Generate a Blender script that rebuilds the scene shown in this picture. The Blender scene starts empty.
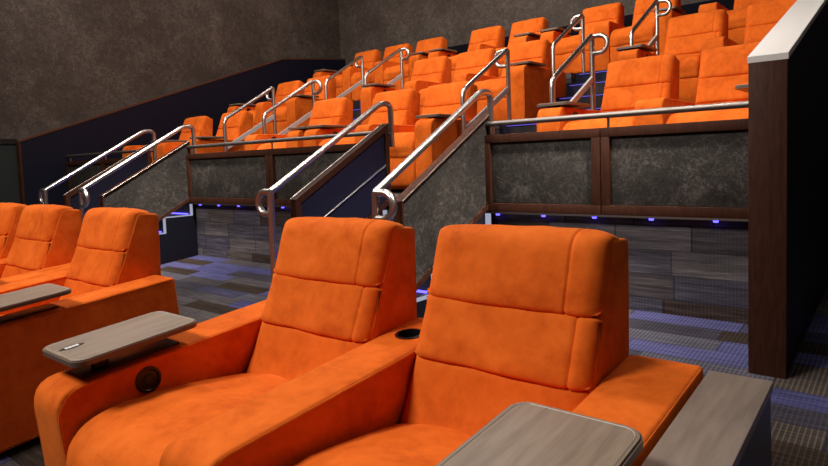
import bpy, bmesh, math, random
from math import sin, cos, pi, radians
from mathutils import Vector, Matrix, noise

SC = bpy.context.scene
COL = SC.collection
random.seed(4)
ZO = 1.35                 # camera height above the origin of the layout
TILT = radians(5.27)      # the front floor is a ramp
FN = -1.332               # ramp plane in ramp coordinates

# ------------------------------------------------------------------ camera
RIGHT = Vector((0.7702, 0.6368, -0.0354)); 
yaw, pitch, roll = radians(39.58), radians(3.77), radians(2.03)
F = Vector((-sin(yaw)*cos(pitch), cos(yaw)*cos(pitch), -sin(pitch)))
r0 = Vector((cos(yaw), sin(yaw), 0)); d0 = F.cross(r0)
RT = cos(roll)*r0 + sin(roll)*d0
DN = -sin(roll)*r0 + cos(roll)*d0
cam_d = bpy.data.cameras.new('camera'); cam = bpy.data.objects.new('camera', cam_d); COL.objects.link(cam)
m = Matrix((RT, -DN, -F)).transposed().to_4x4(); m.translation = Vector((0, 0, ZO)); cam.matrix_world = m
cam_d.sensor_width = 36; cam_d.lens = 618.4/828*36
cam_d.shift_x = (414-413.4)/828; cam_d.shift_y = (201.7-233)/828
cam_d.clip_start = 0.05
SC.camera = cam

# ------------------------------------------------------------------ world, exposure, room lights and added fill lamps
w = bpy.data.worlds.new('world'); SC.world = w; w.use_nodes = True
w.node_tree.nodes['Background'].inputs[0].default_value = (0.05, 0.045, 0.05, 1)
w.node_tree.nodes['Background'].inputs[1].default_value = 0.3
SC.view_settings.view_transform = 'Standard'; SC.view_settings.look = 'None'
SC.view_settings.gamma = 1; SC.view_settings.exposure = -0.27; SC.view_settings.use_curve_mapping = False

def area(loc, target, power, size, color=(1, .93, .85), shape='DISK', spread=None):
    l = bpy.data.lights.new('house_or_fill_light', 'AREA'); l.energy = power; l.size = size; l.color = color; l.shape = shape
    if spread: l.spread = radians(spread)
    o = bpy.data.objects.new('house_or_fill_light', l); COL.objects.link(o); o.location = loc
    o.rotation_euler = (Vector(target)-Vector(loc)).to_track_quat('-Z', 'Y').to_euler()
    o['kind'] = 'structure'
    return o
CEIL = 5.6
K = .50
area((-3.4, -2.0, CEIL-.1), (-1.7, 1.6, 0), 620*K, 1.6)
area((-6.5, -1.6, CEIL-.1), (-5.0, 1.6, 0), 250*K, 1.4)
area((-3.4, 3.0, CEIL-.1), (-2.2, 5.4, 1.0), 260*K, .8)
area((-6.6, 3.0, CEIL-.1), (-5.4, 5.6, 1.0), 230*K, .8)
area((-9.0, 3.2, CEIL-.1), (-8.6, 5.6, 1.2), 100*K, .8)
area((-4.4, 6.2, CEIL-.1), (-3.6, 8.8, 2.2), 130*K, .8)
area((-8.0, 6.2, CEIL-.1), (-7.6, 8.8, 2.2), 90*K, .8)
area((.4, 2.6, CEIL-.1), (-2.4, 3.4, .8), 60*K, .5, spread=32)  # added fill, brightens the mottled guard right of the middle stairs
area((-3.8, 2.6, CEIL-.1), (-6.4, 3.4, .8), 50*K, .5, spread=32)  # added fill for the mottled guard of the far left stairs
area((-1.0, 2.6, CEIL-.1), (-1.4, 3.8, .7), 25*K, .5, spread=45)  # added fill aimed at the right barrier and carpet riser
area((1.8, 2.2, CEIL-.1), (.9, 2.6, 0), 28*K, .8)  # added fill for the floor right of the console
area((-.7, 4.3, CEIL-.1), (-.7, 1.9, 0), 75*K, .8)  # added from above and behind to lift the right armrest top
area((-6.5, 4.5, CEIL-.1), (-9.8, 4.5, 3.2), 35*K, .8)  # added wash that brightens the left wall
area((-4.5, 7.6, CEIL-.1), (-4.8, 9.5, 3.6), 45*K, .8)  # added wash that brightens the upper back wall

# ------------------------------------------------------------------ materials
def mat(name, col=(.5, .5, .5), rough=.5, metal=0, **kw):
    m = bpy.data.materials.new(name); m.use_nodes = True
    b = m.node_tree.nodes['Principled BSDF']
    b.inputs['Base Color'].default_value = (*col, 1); b.inputs['Roughness'].default_value = rough
    b.inputs['Metallic'].default_value = metal
    for k, v in kw.items(): b.inputs[k].default_value = v
    return m
class NT:
    def __init__(s, m): s.t = m.node_tree; s.n = s.t.nodes; s.b = s.n['Principled BSDF']
    def add(s, ty, **kw):
        n = s.n.new(ty)
        for k, v in kw.items():
            if k.startswith('i_'): n.inputs[int(k[2:]) if k[2:].isdigit() else k[2:]].default_value = v
            else: setattr(n, k, v)
        return n
    def l(s, a, b): s.t.links.new(a, b)
    def coord(s, scale=(1, 1, 1), rot=(0, 0, 0), rnd=False):
        tc = s.add('ShaderNodeTexCoord'); mp = s.add('ShaderNodeMapping')
        mp.inputs['Scale'].default_value = scale; mp.inputs['Rotation'].default_value = rot
        s.l(tc.outputs['Object'], mp.inputs['Vector'])
        if rnd:
            oi = s.add('ShaderNodeObjectInfo'); mu = s.add('ShaderNodeMath', operation='MULTIPLY', i_1=37.0)
            s.l(oi.outputs['Random'], mu.inputs[0]); s.l(mu.outputs[0], mp.inputs['Location'])
        return mp.outputs['Vector']
    def noise(s, vec, scale, detail=3, rough=.55, dist=0):
        n = s.add('ShaderNodeTexNoise'); n.inputs['Scale'].default_value = scale; n.inputs['Detail'].default_value = detail
        n.inputs['Roughness'].default_value = rough; n.inputs['Distortion'].default_value = dist
        s.l(vec, n.inputs['Vector']); return n.outputs['Fac']
    def ramp(s, fac, stops, interp='LINEAR'):
        r = s.add('ShaderNodeValToRGB'); r.color_ramp.interpolation = interp
        e = r.color_ramp.elements
        while len(e) < len(stops): e.new(0.5)
        for k, (p, c) in enumerate(stops): e[k].position = p; e[k].color = (*c, 1)
        s.l(fac, r.inputs[0]); return r.outputs['Color']
    def math(s, op, a, b=None):
        n = s.add('ShaderNodeMath', operation=op)
        for k, v in enumerate((a, b)):
            if v is None: continue
            if isinstance(v, (int, float)): n.inputs[k].default_value = v
            else: s.l(v, n.inputs[k])
        return n.outputs[0]
    def mix(s, fac, a, b, mode='MIX'):
        n = s.add('ShaderNodeMix', data_type='RGBA', blend_type=mode)
        for k, v in ((0, fac), (6, a), (7, b)):
            if isinstance(v, (int, float)): n.inputs[k].default_value = v
            elif isinstance(v, tuple): n.inputs[k].default_value = (*v, 1)
            else: s.l(v, n.inputs[k])
        return n.outputs[2]
    def bump(s, h, strength=.3, dist=.01):
        n = s.add('ShaderNodeBump'); n.inputs['Strength'].default_value = strength; n.inputs['Distance'].default_value = dist
        s.l(h, n.inputs['Height']); s.l(n.outputs[0], s.b.inputs['Normal'])

def m_orange():
    m = mat('orange_suede', (.8, .17, .01), .85); t = NT(m)
    v = t.coord(rnd=True)
    a = t.noise(v, 5, 4, .6, .6); b = t.noise(t.coord((1, 1, 1), rnd=True), 26, 3, .6)
    c = t.math('ADD', t.math('MULTIPLY', a, .7), t.math('MULTIPLY', b, .3))
    t.l(t.ramp(c, [(.30, (.55, .082, .005)), (.52, (.77, .142, .011)), (.72, (.89, .182, .020))]), t.b.inputs['Base Color'])
    t.b.inputs['Sheen Weight'].default_value = .12; t.b.inputs['Sheen Roughness'].default_value = .4
    t.b.inputs['Sheen Tint'].default_value = (1, .45, .12, 1)
    t.b.inputs['Specular IOR Level'].default_value = .15
    h = t.math('ADD', t.math('MULTIPLY', t.noise(v, 9, 2, .5), .8), t.math('MULTIPLY', t.noise(v, 300, 2), .05))
    t.bump(h, .5, .012)
    return m
def m_wood(name, c1, c2, rough=.35, scale=(1, 1, 1), coat=.0):
    m = mat(name, c1, rough); t = NT(m)
    v = t.coord(scale)
    a = t.noise(v, 9, 5, .6, .4); t.l(t.ramp(a, [(.3, c1), (.7, c2)]), t.b.inputs['Base Color'])
    t.b.inputs['Coat Weight'].default_value = coat; t.b.inputs['Coat Roughness'].default_value = .25
    t.bump(a, .08, .003)
    return m
def m_mottled(name, c1, c2, c3, scale=1.0, rough=.7, seam=0):
    m = mat(name, c1, rough); t = NT(m)
    v = t.coord((scale, scale, scale))
    a = t.noise(v, 1.6, 4, .6, .3); b = t.noise(v, 9, 6, .7, 1.6); c = t.noise(v, 30, 4, .65, 2.2)
    s = t.math('ADD', t.math('ADD', t.math('MULTIPLY', a, .28), t.math('MULTIPLY', b, .34)), t.math('MULTIPLY', c, .38))
    col = t.ramp(s, [(.38, c1), (.50, c2), (.64, c3)])
    t.l(col, t.b.inputs['Base Color'])
    t.b.inputs['Specular IOR Level'].default_value = .25
    t.bump(c, .35, .006)
    return m
def m_carpet(name, palette, axis='xy', su=1.0, sv=.25, ribs=.4):
    m = mat(name, (.1, .1, .15), .95); t = NT(m)
    tc = t.add('ShaderNodeTexCoord'); sp = t.add('ShaderNodeSeparateXYZ'); t.l(tc.outputs['Object'], sp.inputs[0])
    U = sp.outputs[0]; V = sp.outputs[1 if axis == 'xy' else 2]
    row = t.math('FLOOR', t.math('DIVIDE', V, sv))
    wn = t.add('ShaderNodeTexWhiteNoise', noise_dimensions='1D'); t.l(row, wn.inputs['W'])
    uu = t.math('ADD', t.math('DIVIDE', U, su), wn.outputs['Value'])
    cu = t.math('FLOOR', uu)
    cb = t.add('ShaderNodeCombineXYZ'); t.l(cu, cb.inputs[0]); t.l(row, cb.inputs[1])
    w2 = t.add('ShaderNodeTexWhiteNoise', noise_dimensions='2D'); t.l(cb.outputs[0], w2.inputs['Vector'])
    n = len(palette)
    base = t.ramp(w2.outputs['Value'], [(k/n, c) for k, c in enumerate(palette)], 'CONSTANT')
    # streaky yarn lines along each plank
    st = t.add('ShaderNodeCombineXYZ')
    t.l(t.math('MULTIPLY', U, 3.0), st.inputs[0]); t.l(t.math('MULTIPLY', V, 55), st.inputs[1]); t.l(w2.outputs['Value'], st.inputs[2])
    sn = t.noise(st.outputs[0], 1.0, 3, .7)
    streak = t.ramp(sn, [(.35, (.55, .55, .55)), (.55, (1, 1, 1)), (.72, (1.7, 1.6, 1.55))])
    c = t.mix(1.0, base, streak, 'MULTIPLY')
    # ribbed pile: fine pale threads
    rb = t.math('SINE', t.math('MULTIPLY', U, 2*pi/.020))
    rib = t.math('GREATER_THAN', rb, .55)
    dots = t.math('ADD', t.math('MULTIPLY', t.math('GREATER_THAN', w2.outputs['Value'], .45), .6), .25)
    c = t.mix(t.math('MULTIPLY', t.math('MULTIPLY', rib, dots), ribs), c, (.27, .25, .27))
    # plank joints
    fu = t.math('FRACT', uu); fv = t.math('FRACT', t.math('DIVIDE', V, sv))
    j = t.math('MAXIMUM', t.math('LESS_THAN', fu, .012/su), t.math('LESS_THAN', fv, .012/sv*.6))
    c = t.mix(t.math('MULTIPLY', j, .5), c, (.01, .01, .012))
    t.l(c, t.b.inputs['Base Color']); t.b.inputs['Specular IOR Level'].default_value = .1
    t.bump(t.math('ADD', sn, t.math('MULTIPLY', rb, .3)), .4, .004)
    return m
def emis(name, col, s):
    m = mat(name, (0, 0, 0), .5); b = m.node_tree.nodes['Principled BSDF']
    b.inputs['Emission Color'].default_value = (*col, 1); b.inputs['Emission Strength'].default_value = s
    return m

MO = m_orange()
M_BR = m_wood('walnut_frame', (.030, .0095, .005), (.055, .020, .011), .5, (6, 6, 1), .0)
M_CAP = m_wood('walnut_cap', (.060, .022, .012), (.095, .040, .022), .28, (6, 1, 6), .6)
M_CAPL = mat('pale_bar_and_cap_sheen', (.60, .57, .55), .3)  # divider cap: ceiling-light sheen put into the colour; sloping bars: plain pale grey
M_PANEL = m_mottled('mottled_panel_fabric', (.013, .010, .009), (.031, .026, .022), (.115, .098, .086), 1.0)
M_WALL = m_mottled('mottled_wall_fabric', (.034, .0235, .018), (.060, .045, .036), (.145, .115, .096), 1.0)
M_NAVY = mat('navy_paint', (.006, .0055, .015), .6)
M_NAVY2 = mat('navy_panel', (.010, .010, .026), .6)
M_DGREEN = mat('dark_green_fabric', (.010, .014, .012), .8)
M_BLACK = mat('black_plastic', (.008, .008, .009), .35)
M_BLK2 = mat('black_carpet', (.006, .006, .010), .9)
M_STEEL = mat('brushed_steel', (.66, .62, .59), .30, 1.0)
M_STEEL2 = mat('satin_bar', (.24, .21, .19), .48, 1.0)
FL = [(.034, .030, .042), (.050, .050, .135), (.064, .057, .062), (.028, .018, .012), (.040, .039, .075), (.062, .053, .055), (.062, .058, .078), (.038, .032, .036), (.056, .056, .155), (.048, .036, .027)]
M_CARP = m_carpet('plank_carpet', FL, 'xy', .62, .155, .22)
RS = [(.088, .080, .098), (.072, .061, .065), (.125, .110, .114), (.066, .060, .083), (.108, .090, .082), (.050, .034, .029)]
M_RISER = m_carpet('riser_carpet', RS, 'xz', .46, .15, .06)
M_TIER = m_carpet('tier_carpet', [(.03, .03, .05), (.04, .035, .04), (.03, .028, .06)], 'xy', 1.0, .25, .05)
M_TRAY = m_wood('grey_wood_laminate', (.20, .145, .105), (.33, .25, .19), .38, (1, 1, 1), .2)
# long straight grain along the tray
def grain(m, sx, sy):
    for n in m.node_tree.nodes:
        if n.type == 'MAPPING': n.inputs['Scale'].default_value = (sx, sy, 1)
grain(M_TRAY, 5.0, .45)
M_EDGE = mat('dark_tray_edge', (.14, .092, .066), .35)
M_HILITE = mat('edge_highlight_line', (.50, .43, .35), .4)
M_CONS = m_wood('grey_wood_console', (.20, .150, .122), (.31, .245, .205), .34, (4, .4, 1), .3)
M_WHITE = mat('white_print', (.8, .8, .8), .5)
M_LEDW = emis('white_step_led', (.75, .78, 1), .55)
M_LEDB = emis('blue_led', (.10, .08, 1.0), 4.5)
M_LEDS = emis('violet_step_led', (.20, .14, 1.0), 1.0)
M_BLUEC = mat('blue_lit_tread_carpet', (.05, .05, .16), .9)

for mm, v in ((M_BR, .12), (M_BLK2, .05), (M_NAVY, .2), (M_NAVY2, .2)): mm.node_tree.nodes['Principled BSDF'].inputs['Specular IOR Level'].default_value = v

# ------------------------------------------------------------------ object helpers
def link(name, me, m, parent=None, loc=(0, 0, 0)):
    o = bpy.data.objects.new(name, me); COL.objects.link(o)
    if m is not None:
        for mm in (m if isinstance(m, (list, tuple)) else [m]): me.materials.append(mm)
    if parent is not None: o.parent = parent
    o.location = loc
    return o
def tag(o, label=None, cat=None, group=None, kind=None):
    if label: o['label'] = label
    if cat: o['category'] = cat
    if group: o['group'] = group
    if kind: o['kind'] = kind
    return o
def empty(name, loc, rot=(0, 0, 0)):
    o = bpy.data.objects.new(name, None); COL.objects.link(o); o.location = loc; o.rotation_euler = rot; o.empty_display_size = .1
    return o
def done(bm, name, smooth=None):
    bmesh.ops.recalc_face_normals(bm, faces=bm.faces)
    me = bpy.data.meshes.new(name); bm.to_mesh(me); bm.free()
    if smooth is not None:
        for p in me.polygons: p.use_smooth = True
        me.set_sharp_from_angle(angle=radians(smooth))
    return me
def box_bm(bm, x0, x1, y0, y1, z0, z1, bev=0):
    vs = [bm.verts.new((x, y, z)) for x in (x0, x1) for y in (y0, y1) for z in (z0, z1)]
    fs = [bm.faces.new([vs[i] for i in f]) for f in ((0, 1, 3, 2), (4, 6, 7, 5), (0, 4, 5, 1), (2, 3, 7, 6), (0, 2, 6, 4), (1, 5, 7, 3))]
    if bev:
        es = list({e for f in fs for e in f.edges})
        bmesh.ops.bevel(bm, geom=es, offset=bev, segments=2, profile=.6, affect='EDGES')
    return bm
def box(name, x0, x1, y0, y1, z0, z1, m, parent=None, bev=0, loc=(0, 0, 0)):
    bm = box_bm(bmesh.new(), x0, x1, y0, y1, z0, z1, bev)
    return link(name, done(bm, name, 35 if bev else None), m, parent, loc)
def prism_x(bm, pts, x0, x1, bev=0):
    """polygon in (y,z) extruded between x0 and x1"""
    a = [bm.verts.new((x0, y, z)) for y, z in pts]; b = [bm.verts.new((x1, y, z)) for y, z in pts]
    n = len(pts); fs = [bm.faces.new(a), bm.faces.new(b[::-1])]
    for i in range(n): fs.append(bm.faces.new((a[i], b[i], b[(i+1) % n], a[(i+1) % n])))
    if bev:
        es = list({e for f in fs for e in f.edges})
        bmesh.ops.bevel(bm, geom=es, offset=bev, segments=2, profile=.6, affect='EDGES')
    return bm
def px(name, pts, x0, x1, m, parent=None, bev=0, loc=(0, 0, 0)):
    return link(name, done(prism_x(bmesh.new(), pts, x0, x1, bev), name, 35 if bev else None), m, parent, loc)
def fillet(pts, r, seg=6):
    """round the inner corners of a 3D polyline"""
    P = [Vector(p) for p in pts]; out = [P[0]]
    for i in range(1, len(P)-1):
        a, b, c = P[i-1], P[i], P[i+1]
        rr = min(r, (a-b).length*.48, (c-b).length*.48)
        p, q = b+(a-b).normalized()*rr, b+(c-b).normalized()*rr
        for k in range(seg+1):
            t = k/seg; out.append((1-t)**2*p+2*t*(1-t)*b+t*t*q)
    out.append(P[-1]); return out
def tube_bm(bm, pts, r, n=10, ry=None):
    P = [Vector(p) for p in pts]; rings = []; ref = None
    for i, p in enumerate(P):
        d = ((P[min(i+1, len(P)-1)]-p).normalized()+(p-P[max(i-1, 0)]).normalized()).normalized()
        if ref is None:
            ref = Vector((1, 0, 0)) if abs(d.x) < .9 else Vector((0, 0, 1))
        u = (ref-d*ref.dot(d)).normalized(); v = d.cross(u); ref = u
        rings.append([bm.verts.new(p+u*r*cos(2*pi*k/n)+v*(ry or r)*sin(2*pi*k/n)) for k in range(n)])
    for a, b in zip(rings, rings[1:]):
        for k in range(n): bm.faces.new((a[k], a[(k+1) % n], b[(k+1) % n], b[k]))
    bm.faces.new(rings[0][::-1]); bm.faces.new(rings[-1])
    return bm
def tube(name, pts, r, m, parent=None, n=10, loc=(0, 0, 0)):
    return link(name, done(tube_bm(bmesh.new(), pts, r, n), name, 50), m, parent, loc)

def outline(poly, step=.02):
    """closed outline in (y,z). poly: (y, z, corner radius, bulge of the edge that starts here)"""
    n = len(poly); edges = []
    for i in range(n):
        a = Vector(poly[i][:2]); b = Vector(poly[(i+1) % n][:2]); bl = poly[i][3] if len(poly[i]) > 3 else 0
        ra, rb = poly[i][2], poly[(i+1) % n][2]; L = (b-a).length; d = (b-a)/L; nr = Vector((d.y, -d.x))
        ra = min(ra, L*.49); rb = min(rb, L*.49)
        k = max(2, int((L-ra-rb)/step)+1)
        pts = []
        for j in range(k+1):
            s = ra+(L-ra-rb)*j/k
            pts.append(a+d*s+nr*bl*sin(pi*s/L))
        edges.append(pts)
    out = []
    for i in range(n):
        prev = edges[i-1][-1]; cur = edges[i][0]; c = Vector(poly[i][:2])
        if poly[i][2] > 1e-4:
            for j in range(1, 5):
                t = j/5; out.append((1-t)**2*prev+2*t*(1-t)*c+t*t*cur)
        out += edges[i]
    # drop doubles
    res = []
    for p in out:
        if not res or (p-res[-1]).length > .002: res.append(p)
    if (res[0]-res[-1]).length < .002: res.pop()
    return res
def loft(name, poly, x0, x1, r, m, parent=None, step=.02, xstep=.03, wr=0., puff=0., groove=None, wseed=0., extra=None, zk=1.0):
    """upholstered block: outline swept along x with rolled ends"""
    O = outline(poly, step); n = len(O)
    A = sum(O[i].x*O[(i+1) % n].y-O[(i+1) % n].x*O[i].y for i in range(n))
    sg = 1 if A > 0 else -1
    N = []
    for i in range(n):
        d = (O[(i+1) % n]-O[i-1]).normalized(); N.append(Vector((d.y, -d.x))*sg)
    cx, h = (x0+x1)/2, (x1-x0)/2
    xs = []
    seg = 5
    for k in range(seg+1):
        a = pi/2*(1-k/seg); xs.append((-h+r-r*sin(a), r*(1-cos(a))))
    k = max(2, int((2*h-2*r)/xstep)); inner = [-h+r+(2*h-2*r)*j/k for j in range(1, k)]
    if groove:
        for gx in groove: inner += [gx-.008, gx-.004, gx, gx+.004, gx+.008]
        inner = sorted(inner)
    inner = [x for x in inner if abs(x) < h-r-.001]
    xs += [(x, 0) for x in inner]
    for k in range(seg+1):
        a = pi/2*k/seg; xs.append((h-r+r*sin(a), r*(1-cos(a))))
    bm = bmesh.new(); rings = []
    for x, ins in xs:
        ring = []
        for p, nn in zip(O, N):
            q = Vector((cx+x, p.x, p.y+nn.y*ins*(1-zk))); off = -ins
            off += puff*(1-(x/h)**2)
            if groove and ins == 0:
                g = min(abs(x-gx) for gx in groove)
                if g < .0079: off -= .005*(1-g/.008)
            if wr:
                off += 1.5*wr*noise.noise(Vector((q.x*7+wseed, q.y*5, q.z*9)))+wr*.5*noise.noise(Vector((q.x*16+wseed, q.y*14, q.z*20)))
            if extra: off += extra(x/h, p.x, p.y)
            ring.append(bm.verts.new(q+Vector((0, nn.x, nn.y))*off))
        rings.append(ring)
    for a, b in zip(rings, rings[1:]):
        for i in range(n): bm.faces.new((a[i], a[(i+1) % n], b[(i+1) % n], b[i]))
    bm.faces.new(rings[0]); bm.faces.new(rings[-1][::-1])
    return link(name, done(bm, name, 60), m, parent)

# ------------------------------------------------------------------ setting: ramped front floor, tiers, walls
def tp(x, v, n=FN):
    """ramp coordinates to world"""
    return Vector((x, v*cos(TILT)-n*sin(TILT), v*sin(TILT)+n*cos(TILT)+ZO))
def struct(o): o['kind'] = 'structure'; return o
L0 = (0, 0, ZO)
bm = bmesh.new(); box_bm(bm, -9.9, 4.0, -6, 9.0, -.2, 0)
fl = link('floor', done(bm, 'floor'), M_CARP, None, tp(0, 0)); fl.rotation_euler = (TILT, 0, 0); struct(fl)

XA, XB, XC, XD = -9.65, -7.29, -6.40, -3.42     # left parapet, left stair, middle block
XE, XF = -2.44, -.62                            # right edge of middle stair, dividing wall
PA, PB, PC = -.30, .345, 1.03
YA, YB_, YC, YW = 3.83, 5.58, 7.32, 9.55
k = 0
for x0, x1 in ((XA, XB), (XC, XD), (XE, XF)):
    pts = [(YA, -1.4), (YA, PA), (YB_, PA), (YB_, PB), (YC, PB), (YC, PC), (YW, PC), (YW, -1.4)]
    o = px('floor_tier', pts, x0, x1, [M_RISER], None, 0, L0); struct(o)
# stairs between the blocks
def stairs(x0, x1):
    tops = [(2.80, -.865), (3.12, -.69), (3.45, -.52), (3.78, -.35), (4.06, PA)]
    tops += [(4.86, PA+.168), (5.14, PA+.335), (5.40, PA+.50), (5.66, PB)]
    tops += [(6.62, PB+.175), (6.90, PB+.35), (7.18, PB+.525), (7.46, PC)]
    pts = [(2.80, -1.4)]
    z = -1.4
    for y, t in tops: pts += [(y, z), (y, t)] if z != -1.4 else [(y, t)]; z = t
    pts += [(YW, PC), (YW, -1.4)]
    o = px('stairs', pts, x0, x1, [M_TIER], None, 0, L0); struct(o)
    for y, t in tops:
        if y < 3.9: box('tread_light', x0+.04, x1-.04, {2.80: 3.11, 3.12: 3.44, 3.45: 3.77, 3.78: 4.05}[y]-.014, {2.80: 3.11, 3.12: 3.44, 3.45: 3.77, 3.78: 4.05}[y], t+.004, t+.018, M_LEDB, o)
        box('nosing', x0+.03, x1-.03, y-.014, y+.02, t-.012, t+.003, M_BLACK, o)
        box('led_strip', x0+.05, x1-.05, y-.010, y-.004, t-.019, t-.013, M_LEDS, o)
    # pale metal strips that close the side of each step towards the cross aisle
    return tops
STEPS = stairs(XB, XC); stairs(XD, XE)

# perimeter
struct(box('wall_left', -9.95, -9.80, -6, YW, -2.5, CEIL, M_WALL, None, 0, L0))
struct(box('wall_back', -9.95, 4.1, YW, YW+.15, -1.6, CEIL, M_WALL, None, 0, L0))
struct(box('wall_right', 4.0, 4.15, -6, YW, -2.5, CEIL, M_WALL, None, 0, L0))
struct(box('wall_front', -9.95, 4.1, -6.15, -6, -2.5, CEIL, M_WALL, None, 0, L0))
struct(box('ceiling', -9.95, 4.15, -6.15, YW+.15, CEIL, CEIL+.1, mat('black_ceiling', (.05, .045, .045), .9), None, 0, L0))
struct(box('baseboard_back', -9.64, -.62, YW-.03, YW, PC, 2.10, M_BLK2, None, 0, L0))
struct(box('trim_1', -9.80, -9.76, -6, 3.18, -2.2, .43, M_DGREEN, None, 0, L0))
struct(box('trim_2', -9.80, -9.74, -6, 3.18, .43, .50, M_BLACK, None, 0, L0))

# sloped parapet walls: one along the left wall, one dividing the seats from the entrance on the right
def parapet(name, x0, x1, label, prof, capm):
    r = empty(name, L0)
    pts = [(3.19, -1.5)]+prof+[(prof[-1][0], -1.5)]
    px('wall_core', pts, x0+.004, x1-.004, M_NAVY, r)
    # front board
    box('front_board', x0, x1, 3.165, 3.195, -1.5, prof[0][1]-.012, M_BR, r, .003)
    bm = bmesh.new()
    for (a, b) in zip(prof, prof[1:]):
        prism_x(bm, [(a[0]-.025 if a == prof[0] else a[0], a[1]-.012), (b[0], b[1]-.012), (b[0], b[1]+.016), (a[0]-.025 if a == prof[0] else a[0], a[1]+.016)], x0-.004, x1+.004)
    link('sloped_cap', done(bm, 'cap'), capm, r)
    tag(r, kind='structure'); r['label'] = label
    return r
parapet('wall_left_parapet', -9.80, XA, 'navy sloped parapet with brown cap along the left wall', [(3.19, .46), (7.85, 2.07), (YW, 2.24)], M_CAP)
parapet('wall_divider', XF, -.466, 'tall dark brown end wall at the right of the raised seats', [(3.19, .40), (7.9, 2.07), (YW, 2.6)], M_CAPL)

# ------------------------------------------------------------------ guard barriers on the first tier
def mott(o): return o
def barrier(x0, x1, n, label, split=None):
    r = empty('guard_barrier', ((x0+x1)/2, 3.80, ZO-.39)); c = (x0+x1)/2
    def bb(name, a, b, y0, y1, z0, z1, m, bev=.003, par=r): return box(name, a-c, b-c, y0-3.80, y1-3.80, z0+.39, z1+.39, m, par, bev)
    xs = split or [x0+(x1-x0)*i/n for i in range(n+1)]
    for a, b in zip(xs, xs[1:]):
        f = .058
        bm = bmesh.new()
        for q in ((a+.003, b-.003, -.38, -.38+f), (a+.003, b-.003, .165-f, .165), (a+.003, a+f, -.38+f, .165-f), (b-f, b-.003, -.38+f, .165-f)):
            box_bm(bm, q[0]-c, q[1]-c, -.05, .03, q[2]+.39, q[3]+.39, .003)
        fr = link('frame', done(bm, 'frame', 35), M_BR, r)
        bb('fabric_panel', a+f, b-f, 3.775, 3.82, -.38+f, .165-f, M_PANEL, .004, fr)
    bb('bottom_trim', x0+.003, x1-.003, 3.755, 3.83, -.395, -.38, M_STEEL2, 0)
    for k in range(int((x1-x0)/.36)):
        x = x1-.28-.36*k
        bm = bmesh.new(); bmesh.ops.create_cone(bm, cap_ends=True, segments=16, radius1=.013, radius2=.016, depth=.014, matrix=Matrix.Translation((x-c, -.02, -.402+.39)))
        link('blue_puck_light', done(bm, 'puck', 40), M_LEDB, r)
    rail = tube('handrail', [(x0-c, -.02, .243+.39), (x1-c, -.02, .243+.39)], .019, M_STEEL2, r)
    for k in range(n*1+1):
        x = x0+.06+(x1-x0-.12)*k/n
        tube('bracket', [(x-c, .0, .555), (x-c, -.0, .62)], .009, M_STEEL, r, 8)
    tag(r, label, 'barrier', None)
    return r
barrier(XE, XF-.005, 2, 'brown framed guard barrier with two mottled panels, right of the middle stairs', [XE, -1.567, XF-.005])
barrier(XC, XD+.02, 2, 'brown framed guard barrier with mottled panels between the two stairs')
barrier(XA+.01, XB, 2, 'dark guard barrier left of the far left stairs, mostly hidden')

# ------------------------------------------------------------------ sloped stair guards and handrails
def stair_guard(x, side, label, pm, inner=None):
    """side: +1 if its outer face looks towards +x"""
    P = [(2.80, -.24), (3.80, .315), (3.80, -.335), (2.80, -.86)]
    r = empty('stair_guard', (x, 3.3, ZO-.86))
    off = lambda p: (p[0]-3.3, p[1]+.86)
    t = .045
    x0, x1 = -.035, .035
    bm = bmesh.new()
    f = .045
    sl = .555
    tf, bf = f*1.15, f*1.15
    if side > 0: f, tf, bf = .014, .014, .034
    q = lambda L: [off(p) for p in L]
    prism_x(bm, q([(2.80, -.24), (3.80, .315), (3.80, .315-tf), (2.80, -.24-tf)]), x0, x1)
    prism_x(bm, q([(2.80, -.86+bf), (3.80, -.335+bf), (3.80, -.335), (2.80, -.86)]), x0, x1)
    prism_x(bm, q([(2.80, -.24-tf), (2.80+f, -.24-tf+f*sl), (2.80+f, -.86+bf+f*.525), (2.80, -.86+bf)]), x0, x1)
    prism_x(bm, q([(3.80-f, .315-tf-f*sl), (3.80, .315-tf), (3.80, -.335+bf), (3.80-f, -.335+bf-f*.525)]), x0, x1)
    link('frame', done(bm, 'frame'), M_BR, r)
    px('fabric_panel', q([(2.80+f, -.24-tf+f*sl), (3.80-f, .315-tf-f*sl), (3.80-f, -.335+bf-f*.525), (2.80+f, -.86+bf+f*.525)]), -.018, .018, pm, r)
    # thin pale metal edge under the top rail
    tube('edge_strip', [(x1*side, *off((2.805, -.238))), (x1*side, *off((3.795, .312)))], .004, M_STEEL if inner else M_STEEL2, r, 6)
    if inner: tube('inner_bar', [(x1, *off((3.02, -.405))), (x1, *off((3.74, -.03)))], .007, M_STEEL, r, 6)
    tag(r, label, 'stair guard', None)
    return r
stair_guard(XE, 1, 'sloping mottled guard panel on the right side of the middle stairs', M_PANEL)
stair_guard(XC, 1, 'sloping mottled guard panel on the right side of the far left stairs', M_PANEL)
stair_guard(XD+.01, -1, 'sloping navy guard panel on the left side of the middle stairs', M_NAVY2, True)
stair_guard(XB, -1, 'sloping navy guard panel on the left side of the far left stairs', M_NAVY)
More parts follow.
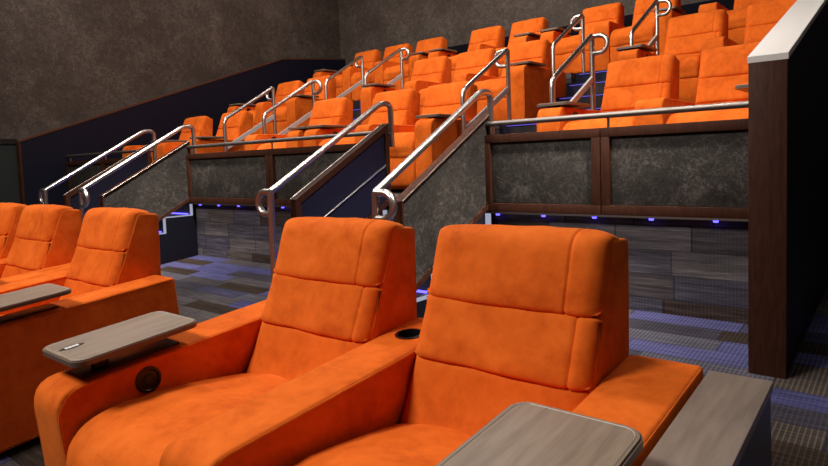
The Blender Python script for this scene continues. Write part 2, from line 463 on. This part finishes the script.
# closed black sides of the lower steps, below the guards, with lit edges
def side_skirt(x, s, label):
    pts = [(2.80, -1.4)]; z = None
    for y, t in STEPS[:4]:
        pts += [(y, (z if z is not None else -1.4)), (y, t-.012)] if z is not None else [(y, t-.012)]
        z = t-.012
    pts += [(3.82, z), (3.82, -1.4)]
    o = px('stair_skirt', pts, x-.02, x+.02, M_BLK2, None, 0, (0, 0, ZO)); tag(o, kind='structure')
    for i in range(4):
        y, t = STEPS[i]; y2 = STEPS[i+1][0]; y2 = min(y2, 3.815)
        box('lit_edge', x-.022, x+.022, y, y2, t-.007, t+.003, M_LEDW, o)
        if i < 3: box('lit_edge', x-.022, x+.022, y2-.005, y2+.004, t, STEPS[i+1][1]-.01, M_LEDW, o)
    return o
for x in (XE+.012, XC+.012, XD-.012, XB-.012): side_skirt(x, 1, '')

def loop_pts(x, y, z, s, w=.135, h=.15):
    """D-shaped return: leaves (x,y,z) sideways and comes back h below"""
    r = h/2; out = [Vector((x, y, z)), Vector((x+s*(w-r), y, z))]
    for k in range(1, 12):
        a = pi/2-pi*k/12; out.append(Vector((x+s*(w-r+r*cos(a)), y, z-r+r*sin(a))))
    out += [Vector((x+s*(w-r), y, z-h)), Vector((x, y, z-h))]
    return out
def low_rail(x, s, label):
    r = empty('stair_handrail', (x, 2.61, ZO-1.09)); o = lambda p: Vector(p)-Vector((x, 2.61, -1.09))
    R = .0235
    path = fillet([(x, 2.61, -.175), (x, 3.75, .475), (x, 3.87, .475), (x, 3.87, .12)], .16)
    tube('rail', [o(p) for p in path], R, M_STEEL, r, 12)
    tube('end_loop', [o(p) for p in loop_pts(x, 2.61, -.175, s)], R, M_STEEL, r, 12)
    tube('post', [o((x, 2.61, -1.09)), o((x, 2.61, -.175))], R, M_STEEL, r, 12)
    bm = bmesh.new(); tube_bm(bm, [o((x, 2.61, -1.09)), o((x, 2.61, -1.075))], .05, 16); link('base_flange', done(bm, 'f', 40), M_STEEL, r)
    for z in (.23, .05, -.12):
        tube('wall_mount', [o((x, 3.80, z)), o((x, 3.87, z))], .012, M_BLACK, r, 6) if z > .1 else None
    tag(r, label, 'handrail', 'steel handrails at the foot of the stairs')
    return r
low_rail(XD+.01, -1, 'steel handrail above the navy guard on the left of the middle stairs')
low_rail(XE, 1, 'steel handrail above the mottled guard on the right of the middle stairs')
low_rail(XB, -1, 'steel handrail on the left side of the far left stairs')
low_rail(XC, 1, 'steel handrail above the mottled guard on the far left stairs')
def high_rail(x, s, y0, base, label):
    """rail beside the upper flights: low post, slope, high post with a return loop, steel curb below"""
    z0 = base+.945; y1 = y0+.84; z1 = z0+.47; top = base+.67
    r = empty('aisle_handrail', (x, y0, ZO+base)); o = lambda p: Vector(p)-Vector((x, y0, base)); R = .0235
    path = fillet([(x, y0, base), (x, y0, z0), (x, y1-.02, z1)], .07)
    tube('rail', [o(p) for p in path], R, M_STEEL, r, 12)
    tube('post', [o((x, y1, top-.02)), o((x, y1, z1))], R, M_STEEL, r, 12)
    tube('end_loop', [o(p) for p in loop_pts(x, y1, z1, s, .15, .16)], R*.95, M_STEEL, r, 12)
    bm = bmesh.new(); prism_x(bm, [(.02, .54), (.02, .60), (.84, 1.05), (.84, .99)], -.012, .012)
    link('sloping_bar', done(bm, 'bar'), M_CAPL, r)
    tag(r, label, 'handrail', 'steel handrails beside the upper steps')
    return r
for x, s, a in ((XB+.04, -1, 'left side of the far left steps'), (XC+.01, 1, 'right side of the far left steps'), (XD+.06, -1, 'left side of the middle steps'), (XE, 1, 'right side of the middle steps')):
    high_rail(x, s, 4.85, PA, 'steel handrail on the '+a+', lower of two')
    high_rail(x, s, 6.72, PB, 'steel handrail on the '+a+', upper of two')

# ------------------------------------------------------------------ recliners
AW = .207; PW = .80
def boolean_cut(o, cutter):
    md = o.modifiers.new('cut', 'BOOLEAN'); md.object = cutter; md.operation = 'DIFFERENCE'; md.solver = 'EXACT'
    dg = bpy.context.evaluated_depsgraph_get(); dg.update()
    me = bpy.data.meshes.new_from_object(o.evaluated_get(dg)); o.modifiers.clear(); o.data = me
    me.set_sharp_from_angle(angle=radians(60))
    bpy.data.objects.remove(cutter)
def armrest(r, x0, rear_to=1.055, cup=False):
    """arm between x0 and x0+AW; y runs 0 (front) to 1.05"""
    P = [(0, .03, .01), (rear_to, .03, .01), (rear_to, .592, .022), (0.0, .592, .085)]
    a = loft('armrest', P, x0+.003, x0+AW-.003, .014, MO, r, .03, .03, .0012, .0)
    O = outline([(-.0005, .03, .01), (rear_to, .03, .01), (rear_to, .5925, .02), (-.0005, .5925, .085)], .04)
    top = [p for p in O if not (p.y < .04 and p.x > .05) and p.x < rear_to-.02]
    top.sort(key=lambda p: -math.atan2(p.y-.2, -(p.x-.9)))
    seq = [(0, .05)]+[(.085*(1-cos(t))-.001, .592-.085*(1-sin(t))-.0005) for t in [pi/2*k/6 for k in range(0, 7)]]+[(.4, .5915), (rear_to-.03, .5915)]
    seq = [(y-.0, z) for y, z in seq]
    for sx in (x0+.006, x0+AW-.006):
        tube('piping', [(sx, y+.006, z-.008) for y, z in seq], .0045, MO, a, 6)
    if cup:
        cx, cy = x0+AW*.5-.005, .885
        bm = bmesh.new(); bmesh.ops.create_cone(bm, cap_ends=True, segments=32, radius1=.043, radius2=.043, depth=.2, matrix=Matrix.Translation((cx, cy, .592)))
        c = link('cut', done(bm, 'cut'), None, None); c.matrix_world = r.matrix_world; bpy.context.view_layer.update()
        boolean_cut(a, c)
        bm = bmesh.new(); rings = []
        for rr, z in ((.050, .592), (.050, .596), (.041, .597), (.040, .515), (.038, .510), (.0005, .510)):
            rings.append([bm.verts.new((cx+rr*cos(2*pi*k/32), cy+rr*sin(2*pi*k/32), z)) for k in range(32)])
        for A, B in zip(rings, rings[1:]):
            for k in range(32): bm.faces.new((A[k], A[(k+1) % 32], B[(k+1) % 32], B[k]))
        link('cup_holder', done(bm, 'cup', 40), M_BLACK, a)
    return a
def button(r, a, x, s):
    """round black recessed control on the inner side of an arm"""
    bm = bmesh.new(); rings = []
    for rr, d in ((.046, 0), (.045, .005), (.037, .006), (.033, .001), (.018, .001), (.016, .004), (.0005, .004)):
        rings.append([bm.verts.new((x+s*d, .295+rr*cos(2*pi*k/28), .522+rr*sin(2*pi*k/28))) for k in range(28)])
    for A, B in zip(rings, rings[1:]):
        for k in range(28): bm.faces.new((A[k], A[(k+1) % 28], B[(k+1) % 28], B[k]))
    link('control_button', done(bm, 'btn', 40), M_BLACK, a)
def rrect(cx, cy, hx, hy, r, seg=7):
    out = []
    for sx, sy, a0 in ((1, 1, 0), (-1, 1, 90), (-1, -1, 180), (1, -1, 270)):
        for k in range(seg+1):
            a = radians(a0+90*k/seg); out.append((cx+sx*(hx-r)+r*cos(a), cy+sy*(hy-r)+r*sin(a)))
    return out
def slab(pts, z0, z1, bev=0):
    bm = bmesh.new(); a = [bm.verts.new((x, y, z0)) for x, y in pts]; b = [bm.verts.new((x, y, z1)) for x, y in pts]
    n = len(pts); bm.faces.new(a[::-1]); bm.faces.new(b)
    for i in range(n): bm.faces.new((a[i], a[(i+1) % n], b[(i+1) % n], b[i]))
    return bm
def tray(r, cx, cy=.275, h=.680):
    hx, hy = .148, .218
    t = link('tray_table', done(slab(rrect(cx, cy, hx, hy, .045), h-.020, h-.004), 'tray'), M_EDGE, r)
    link('tray_top', done(slab(rrect(cx, cy, hx-.005, hy-.005, .041), h-.0041, h), 'traytop'), M_TRAY, t)
    # edge highlight drawn as a pale line round the top
    pts = [Vector((x, y, h+.0003)) for x, y in rrect(cx, cy, hx-.013, hy-.013, .034)]; pts.append(pts[0])
    tube('edge_line', pts, .0011, M_HILITE, t, 4)
    bm = bmesh.new()
    n = 32; BX, BY = cx-.033, cy-.155
    vs = [bm.verts.new((BX+.021*sin(2*pi*k/n)*(1-.3*abs(cos(2*pi*k/n))), BY+.040*cos(2*pi*k/n), h+.0012)) for k in range(n)]
    bm.faces.new(vs)
    bd = link('badge', done(bm, 'badge'), M_BLACK, t)
    bm = bmesh.new()
    for dy, wdt in ((-.020, .008), (-.010, .011), (.003, .008), (.013, .009)):
        box_bm(bm, BX-.009, BX+.009, BY+dy, BY+dy+wdt, h+.0012, h+.0018)
    link('badge_mark', done(bm, 'mark'), M_WHITE, bd)
    bm = bmesh.new(); box_bm(bm, cx-.035, cx+.06, cy-.17, cy+.17, .592, .599, .002); box_bm(bm, cx-.0, cx+.03, cy-.12, cy-.07, .600, h-.026, .003)  # long black plate also stands in for the tray's shadow on the arm
    box_bm(bm, cx-.03, cx+.05, cy-.14, cy+.02, h-.027, h-.0205, .002)
    link('tray_bracket_shade', done(bm, 'br', 35), M_BLACK, t)
    return t
def recliner(kind, name='recliner_seat'):
    """kind: P left of a pair, Q right of a pair, S single. Origin at the floor, x from the outer left arm edge."""
    r = empty(name, (0, 0, 0)); bpy.context.view_layer.update()
    x0, x1 = AW-.001, PW+.001; hw = (x1-x0)/2
    xl = x0+.008; xr = x1-.008
    loft('seat_base', [(.045, .03, .01), (.80, .03, .01), (.80, .30, .01), (.045, .30, .01)], x0, x1, .008, MO, r, .06, .1)
    loft('footrest', [(.005, .05, .03), (.045, .05, .01), (.045, .30, .01), (.0, .30, .04, .006)], xl, xr, .02, MO, r, .03, .04, .002)
    def dome(xn, y, z):
        if z < .36: return 0
        return .016*(1-xn*xn)-.011*math.exp(-((y-.262)/.012)**2)*(1 if z > .42 else 0)
    loft('seat_cushion', [(-.012, .285, .035), (.72, .27, .02), (.72, .395, .03), (.50, .450, .15), (.33, .482, .15), (.07, .490, .085), (-.018, .40, .06)], xl, xr, .03, MO, r, .014, .022, .005, 0, None, 3.1, dome)
    # back: shell, then three stacked cushions
    loft('back_panel', [(.75, .10, .01), (1.035, .10, .01), (1.045, .50, .05), (1.090, .925, .022), (.970, .948, .02), (.876, .757, .03), (.788, .588, .03), (.684, .41, .02), (.72, .30, .02)], x0-.001, x1+.001, .012, MO, r, .04, .05, .001)
    cl, cr = x0+.002, x1-.002
    loft('lumbar_cushion', [(.645, .395, .03, .010), (.84, .37, .02), (.965, .56, .02), (.765, .588, .022, .012)][::-1], cl, cr, .045, MO, r, .014, .025, .004, 0, [], 5.5, None, .3)
    loft('back_cushion', [(.750, .585, .025), (.845, .757, .02), (1.02, .74, .02), (.95, .57, .02)], cl, cr, .050, MO, r, .014, .025, .0035, .004, [hw-.06], 1.7, None, .3)
    loft('headrest', [(.835, .755, .03), (.925, .952, .04), (.985, .968, .03), (1.065, .94, .02), (1.03, .745, .02)], cl, cr, .060, MO, r, .012, .022, .0035, .005, [hw-.098], 9.3, None, .3)
    if kind in 'PS': button(r, armrest(r, 0), AW-.003, 1)
    if kind == 'P': tray(r, AW/2+.003)
    if kind in 'PM': armrest(r, PW, cup=True)
    else:
        ar = armrest(r, PW, 1.02 if kind == 'S' else 1.055); tray(r, PW+AW/2-.003)
    return r
def kids(o): return [c for c in bpy.data.objects if c.parent == o]
def build_table():
    T = {}
    for c in bpy.data.objects:
        if c.parent: T.setdefault(c.parent.name, []).append(c)
    return T
def copy_tree(o, T, parent=None):
    c = o.copy(); COL.objects.link(c); c.parent = parent
    for ch in T.get(o.name, []): copy_tree(ch, T, c)
    return c
# a seat of a pair shares its centre arm with the left seat: drop the left arm of Q
proto = {'P': recliner('P'), 'S': recliner('S'), 'Q': recliner('Q'), 'M': recliner('M')}
TAB = build_table()
used = set()
def put(kind, loc, rot, label, group, sc=(1, 1, 1)):
    o = proto[kind] if kind not in used else copy_tree(proto[kind], TAB)
    used.add(kind)
    o.location = loc; o.rotation_euler = rot; o.scale = sc
    tag(o, label, 'recliner', group)
    if sc[2] > 1:
        for c in o.children:
            if c.name.startswith('tray_table'): c.location.z = -.055; c.location.x = -.10 if 'end wall' in label and kind == 'Q' else 0
    return o
RX = (TILT, 0, 0)
GF = 'orange recliners on the front floor'
put('P', tp(-2.257, .650), RX, 'large orange recliner in front of the middle stairs with tray on its left arm', GF)
put('Q', tp(-1.457, .650), RX, 'nearest large orange recliner, between cup holder arm and grey console', GF)
put('S', tp(-3.127-1.007, .65), RX, 'orange recliner at the aisle end of the front left row, with tray', GF)
put('Q', tp(-4.144-1.007, .65), RX, 'orange recliner second from the aisle in the front left row', GF)
put('P', tp(-4.144-1.807, .65), RX, 'orange recliner third from the aisle in the front left row', GF)

def row(y, z, pods, rowname):
    y0 = y-.965
    for kinds, x, lab in pods:
        for i, kd in enumerate(kinds):
            put(kd, (x+PW*SX*i, y0, z+ZO), (0, 0, 0), lab[i], 'orange recliners in the '+rowname, (SX, 1, SZ))
SZ = 1.15; SX = .97
row(5.4, PA, [
    ('PQ', -2.375, ('orange recliner in the first raised row, just right of the middle stairs', 'orange recliner in the first raised row, beside the brown end wall')),
    ('PQ', -5.183, ('orange recliner in the first raised row, second seat left of the middle stairs', 'orange recliner in the first raised row, nearest on the left of the middle stairs')),
    ('S', -6.25, ('orange recliner in the first raised row, just right of the far left stairs',)),
    ('S', -8.30, ('orange recliner in the first raised row, just left of the far left stairs',)),
    ('S', -9.33, ('orange recliner in the first raised row, closest to the left parapet',))], 'first raised row')
row(7.1, PB, [
    ('PQ', -2.375, ('orange recliner in the second raised row, just right of the middle steps', 'orange recliner in the second raised row, beside the sloped end wall')),
    ('PMQ', -5.95, ('orange recliner in the second raised row, left seat of the three between the steps', 'orange recliner in the second raised row, centre seat of the three between the steps', 'orange recliner in the second raised row, right seat of the three between the steps')),
    ('PQ', -9.08, ('orange recliner in the second raised row, closest to the left parapet', 'orange recliner in the second raised row, just left of the far left steps'))], 'second raised row')
row(8.8, PC, [
    ('S', -2.06, ('orange recliner in the back row, closest to the right end wall',)),
    ('PQ', -4.11, ('orange recliner in the back row, left of the two above the middle steps', 'orange recliner in the back row, right of the two above the middle steps')),
    ('PQ', -6.08, ('orange recliner in the back row, left seat of the pair in the centre block', 'orange recliner in the back row, right seat of the pair in the centre block')),
    ('PMQ', -8.80, ('orange recliner in the back row, leftmost seat of all', 'orange recliner in the back row, second seat from the left', 'orange recliner in the back row, third seat from the left'))], 'back row')

# ------------------------------------------------------------------ wood console beside the nearest seat
r = empty('side_console', tp(-.433, 0), RX)
box('top_board', 0, .150, -.2, 1.674, .566, .592, M_CONS, r, .003)
box('cabinet_side', .004, .146, -.18, 1.66, 0, .566, M_BLACK, r, .002)
tag(r, 'long grey wood console with black side, right of the nearest recliner', 'console')
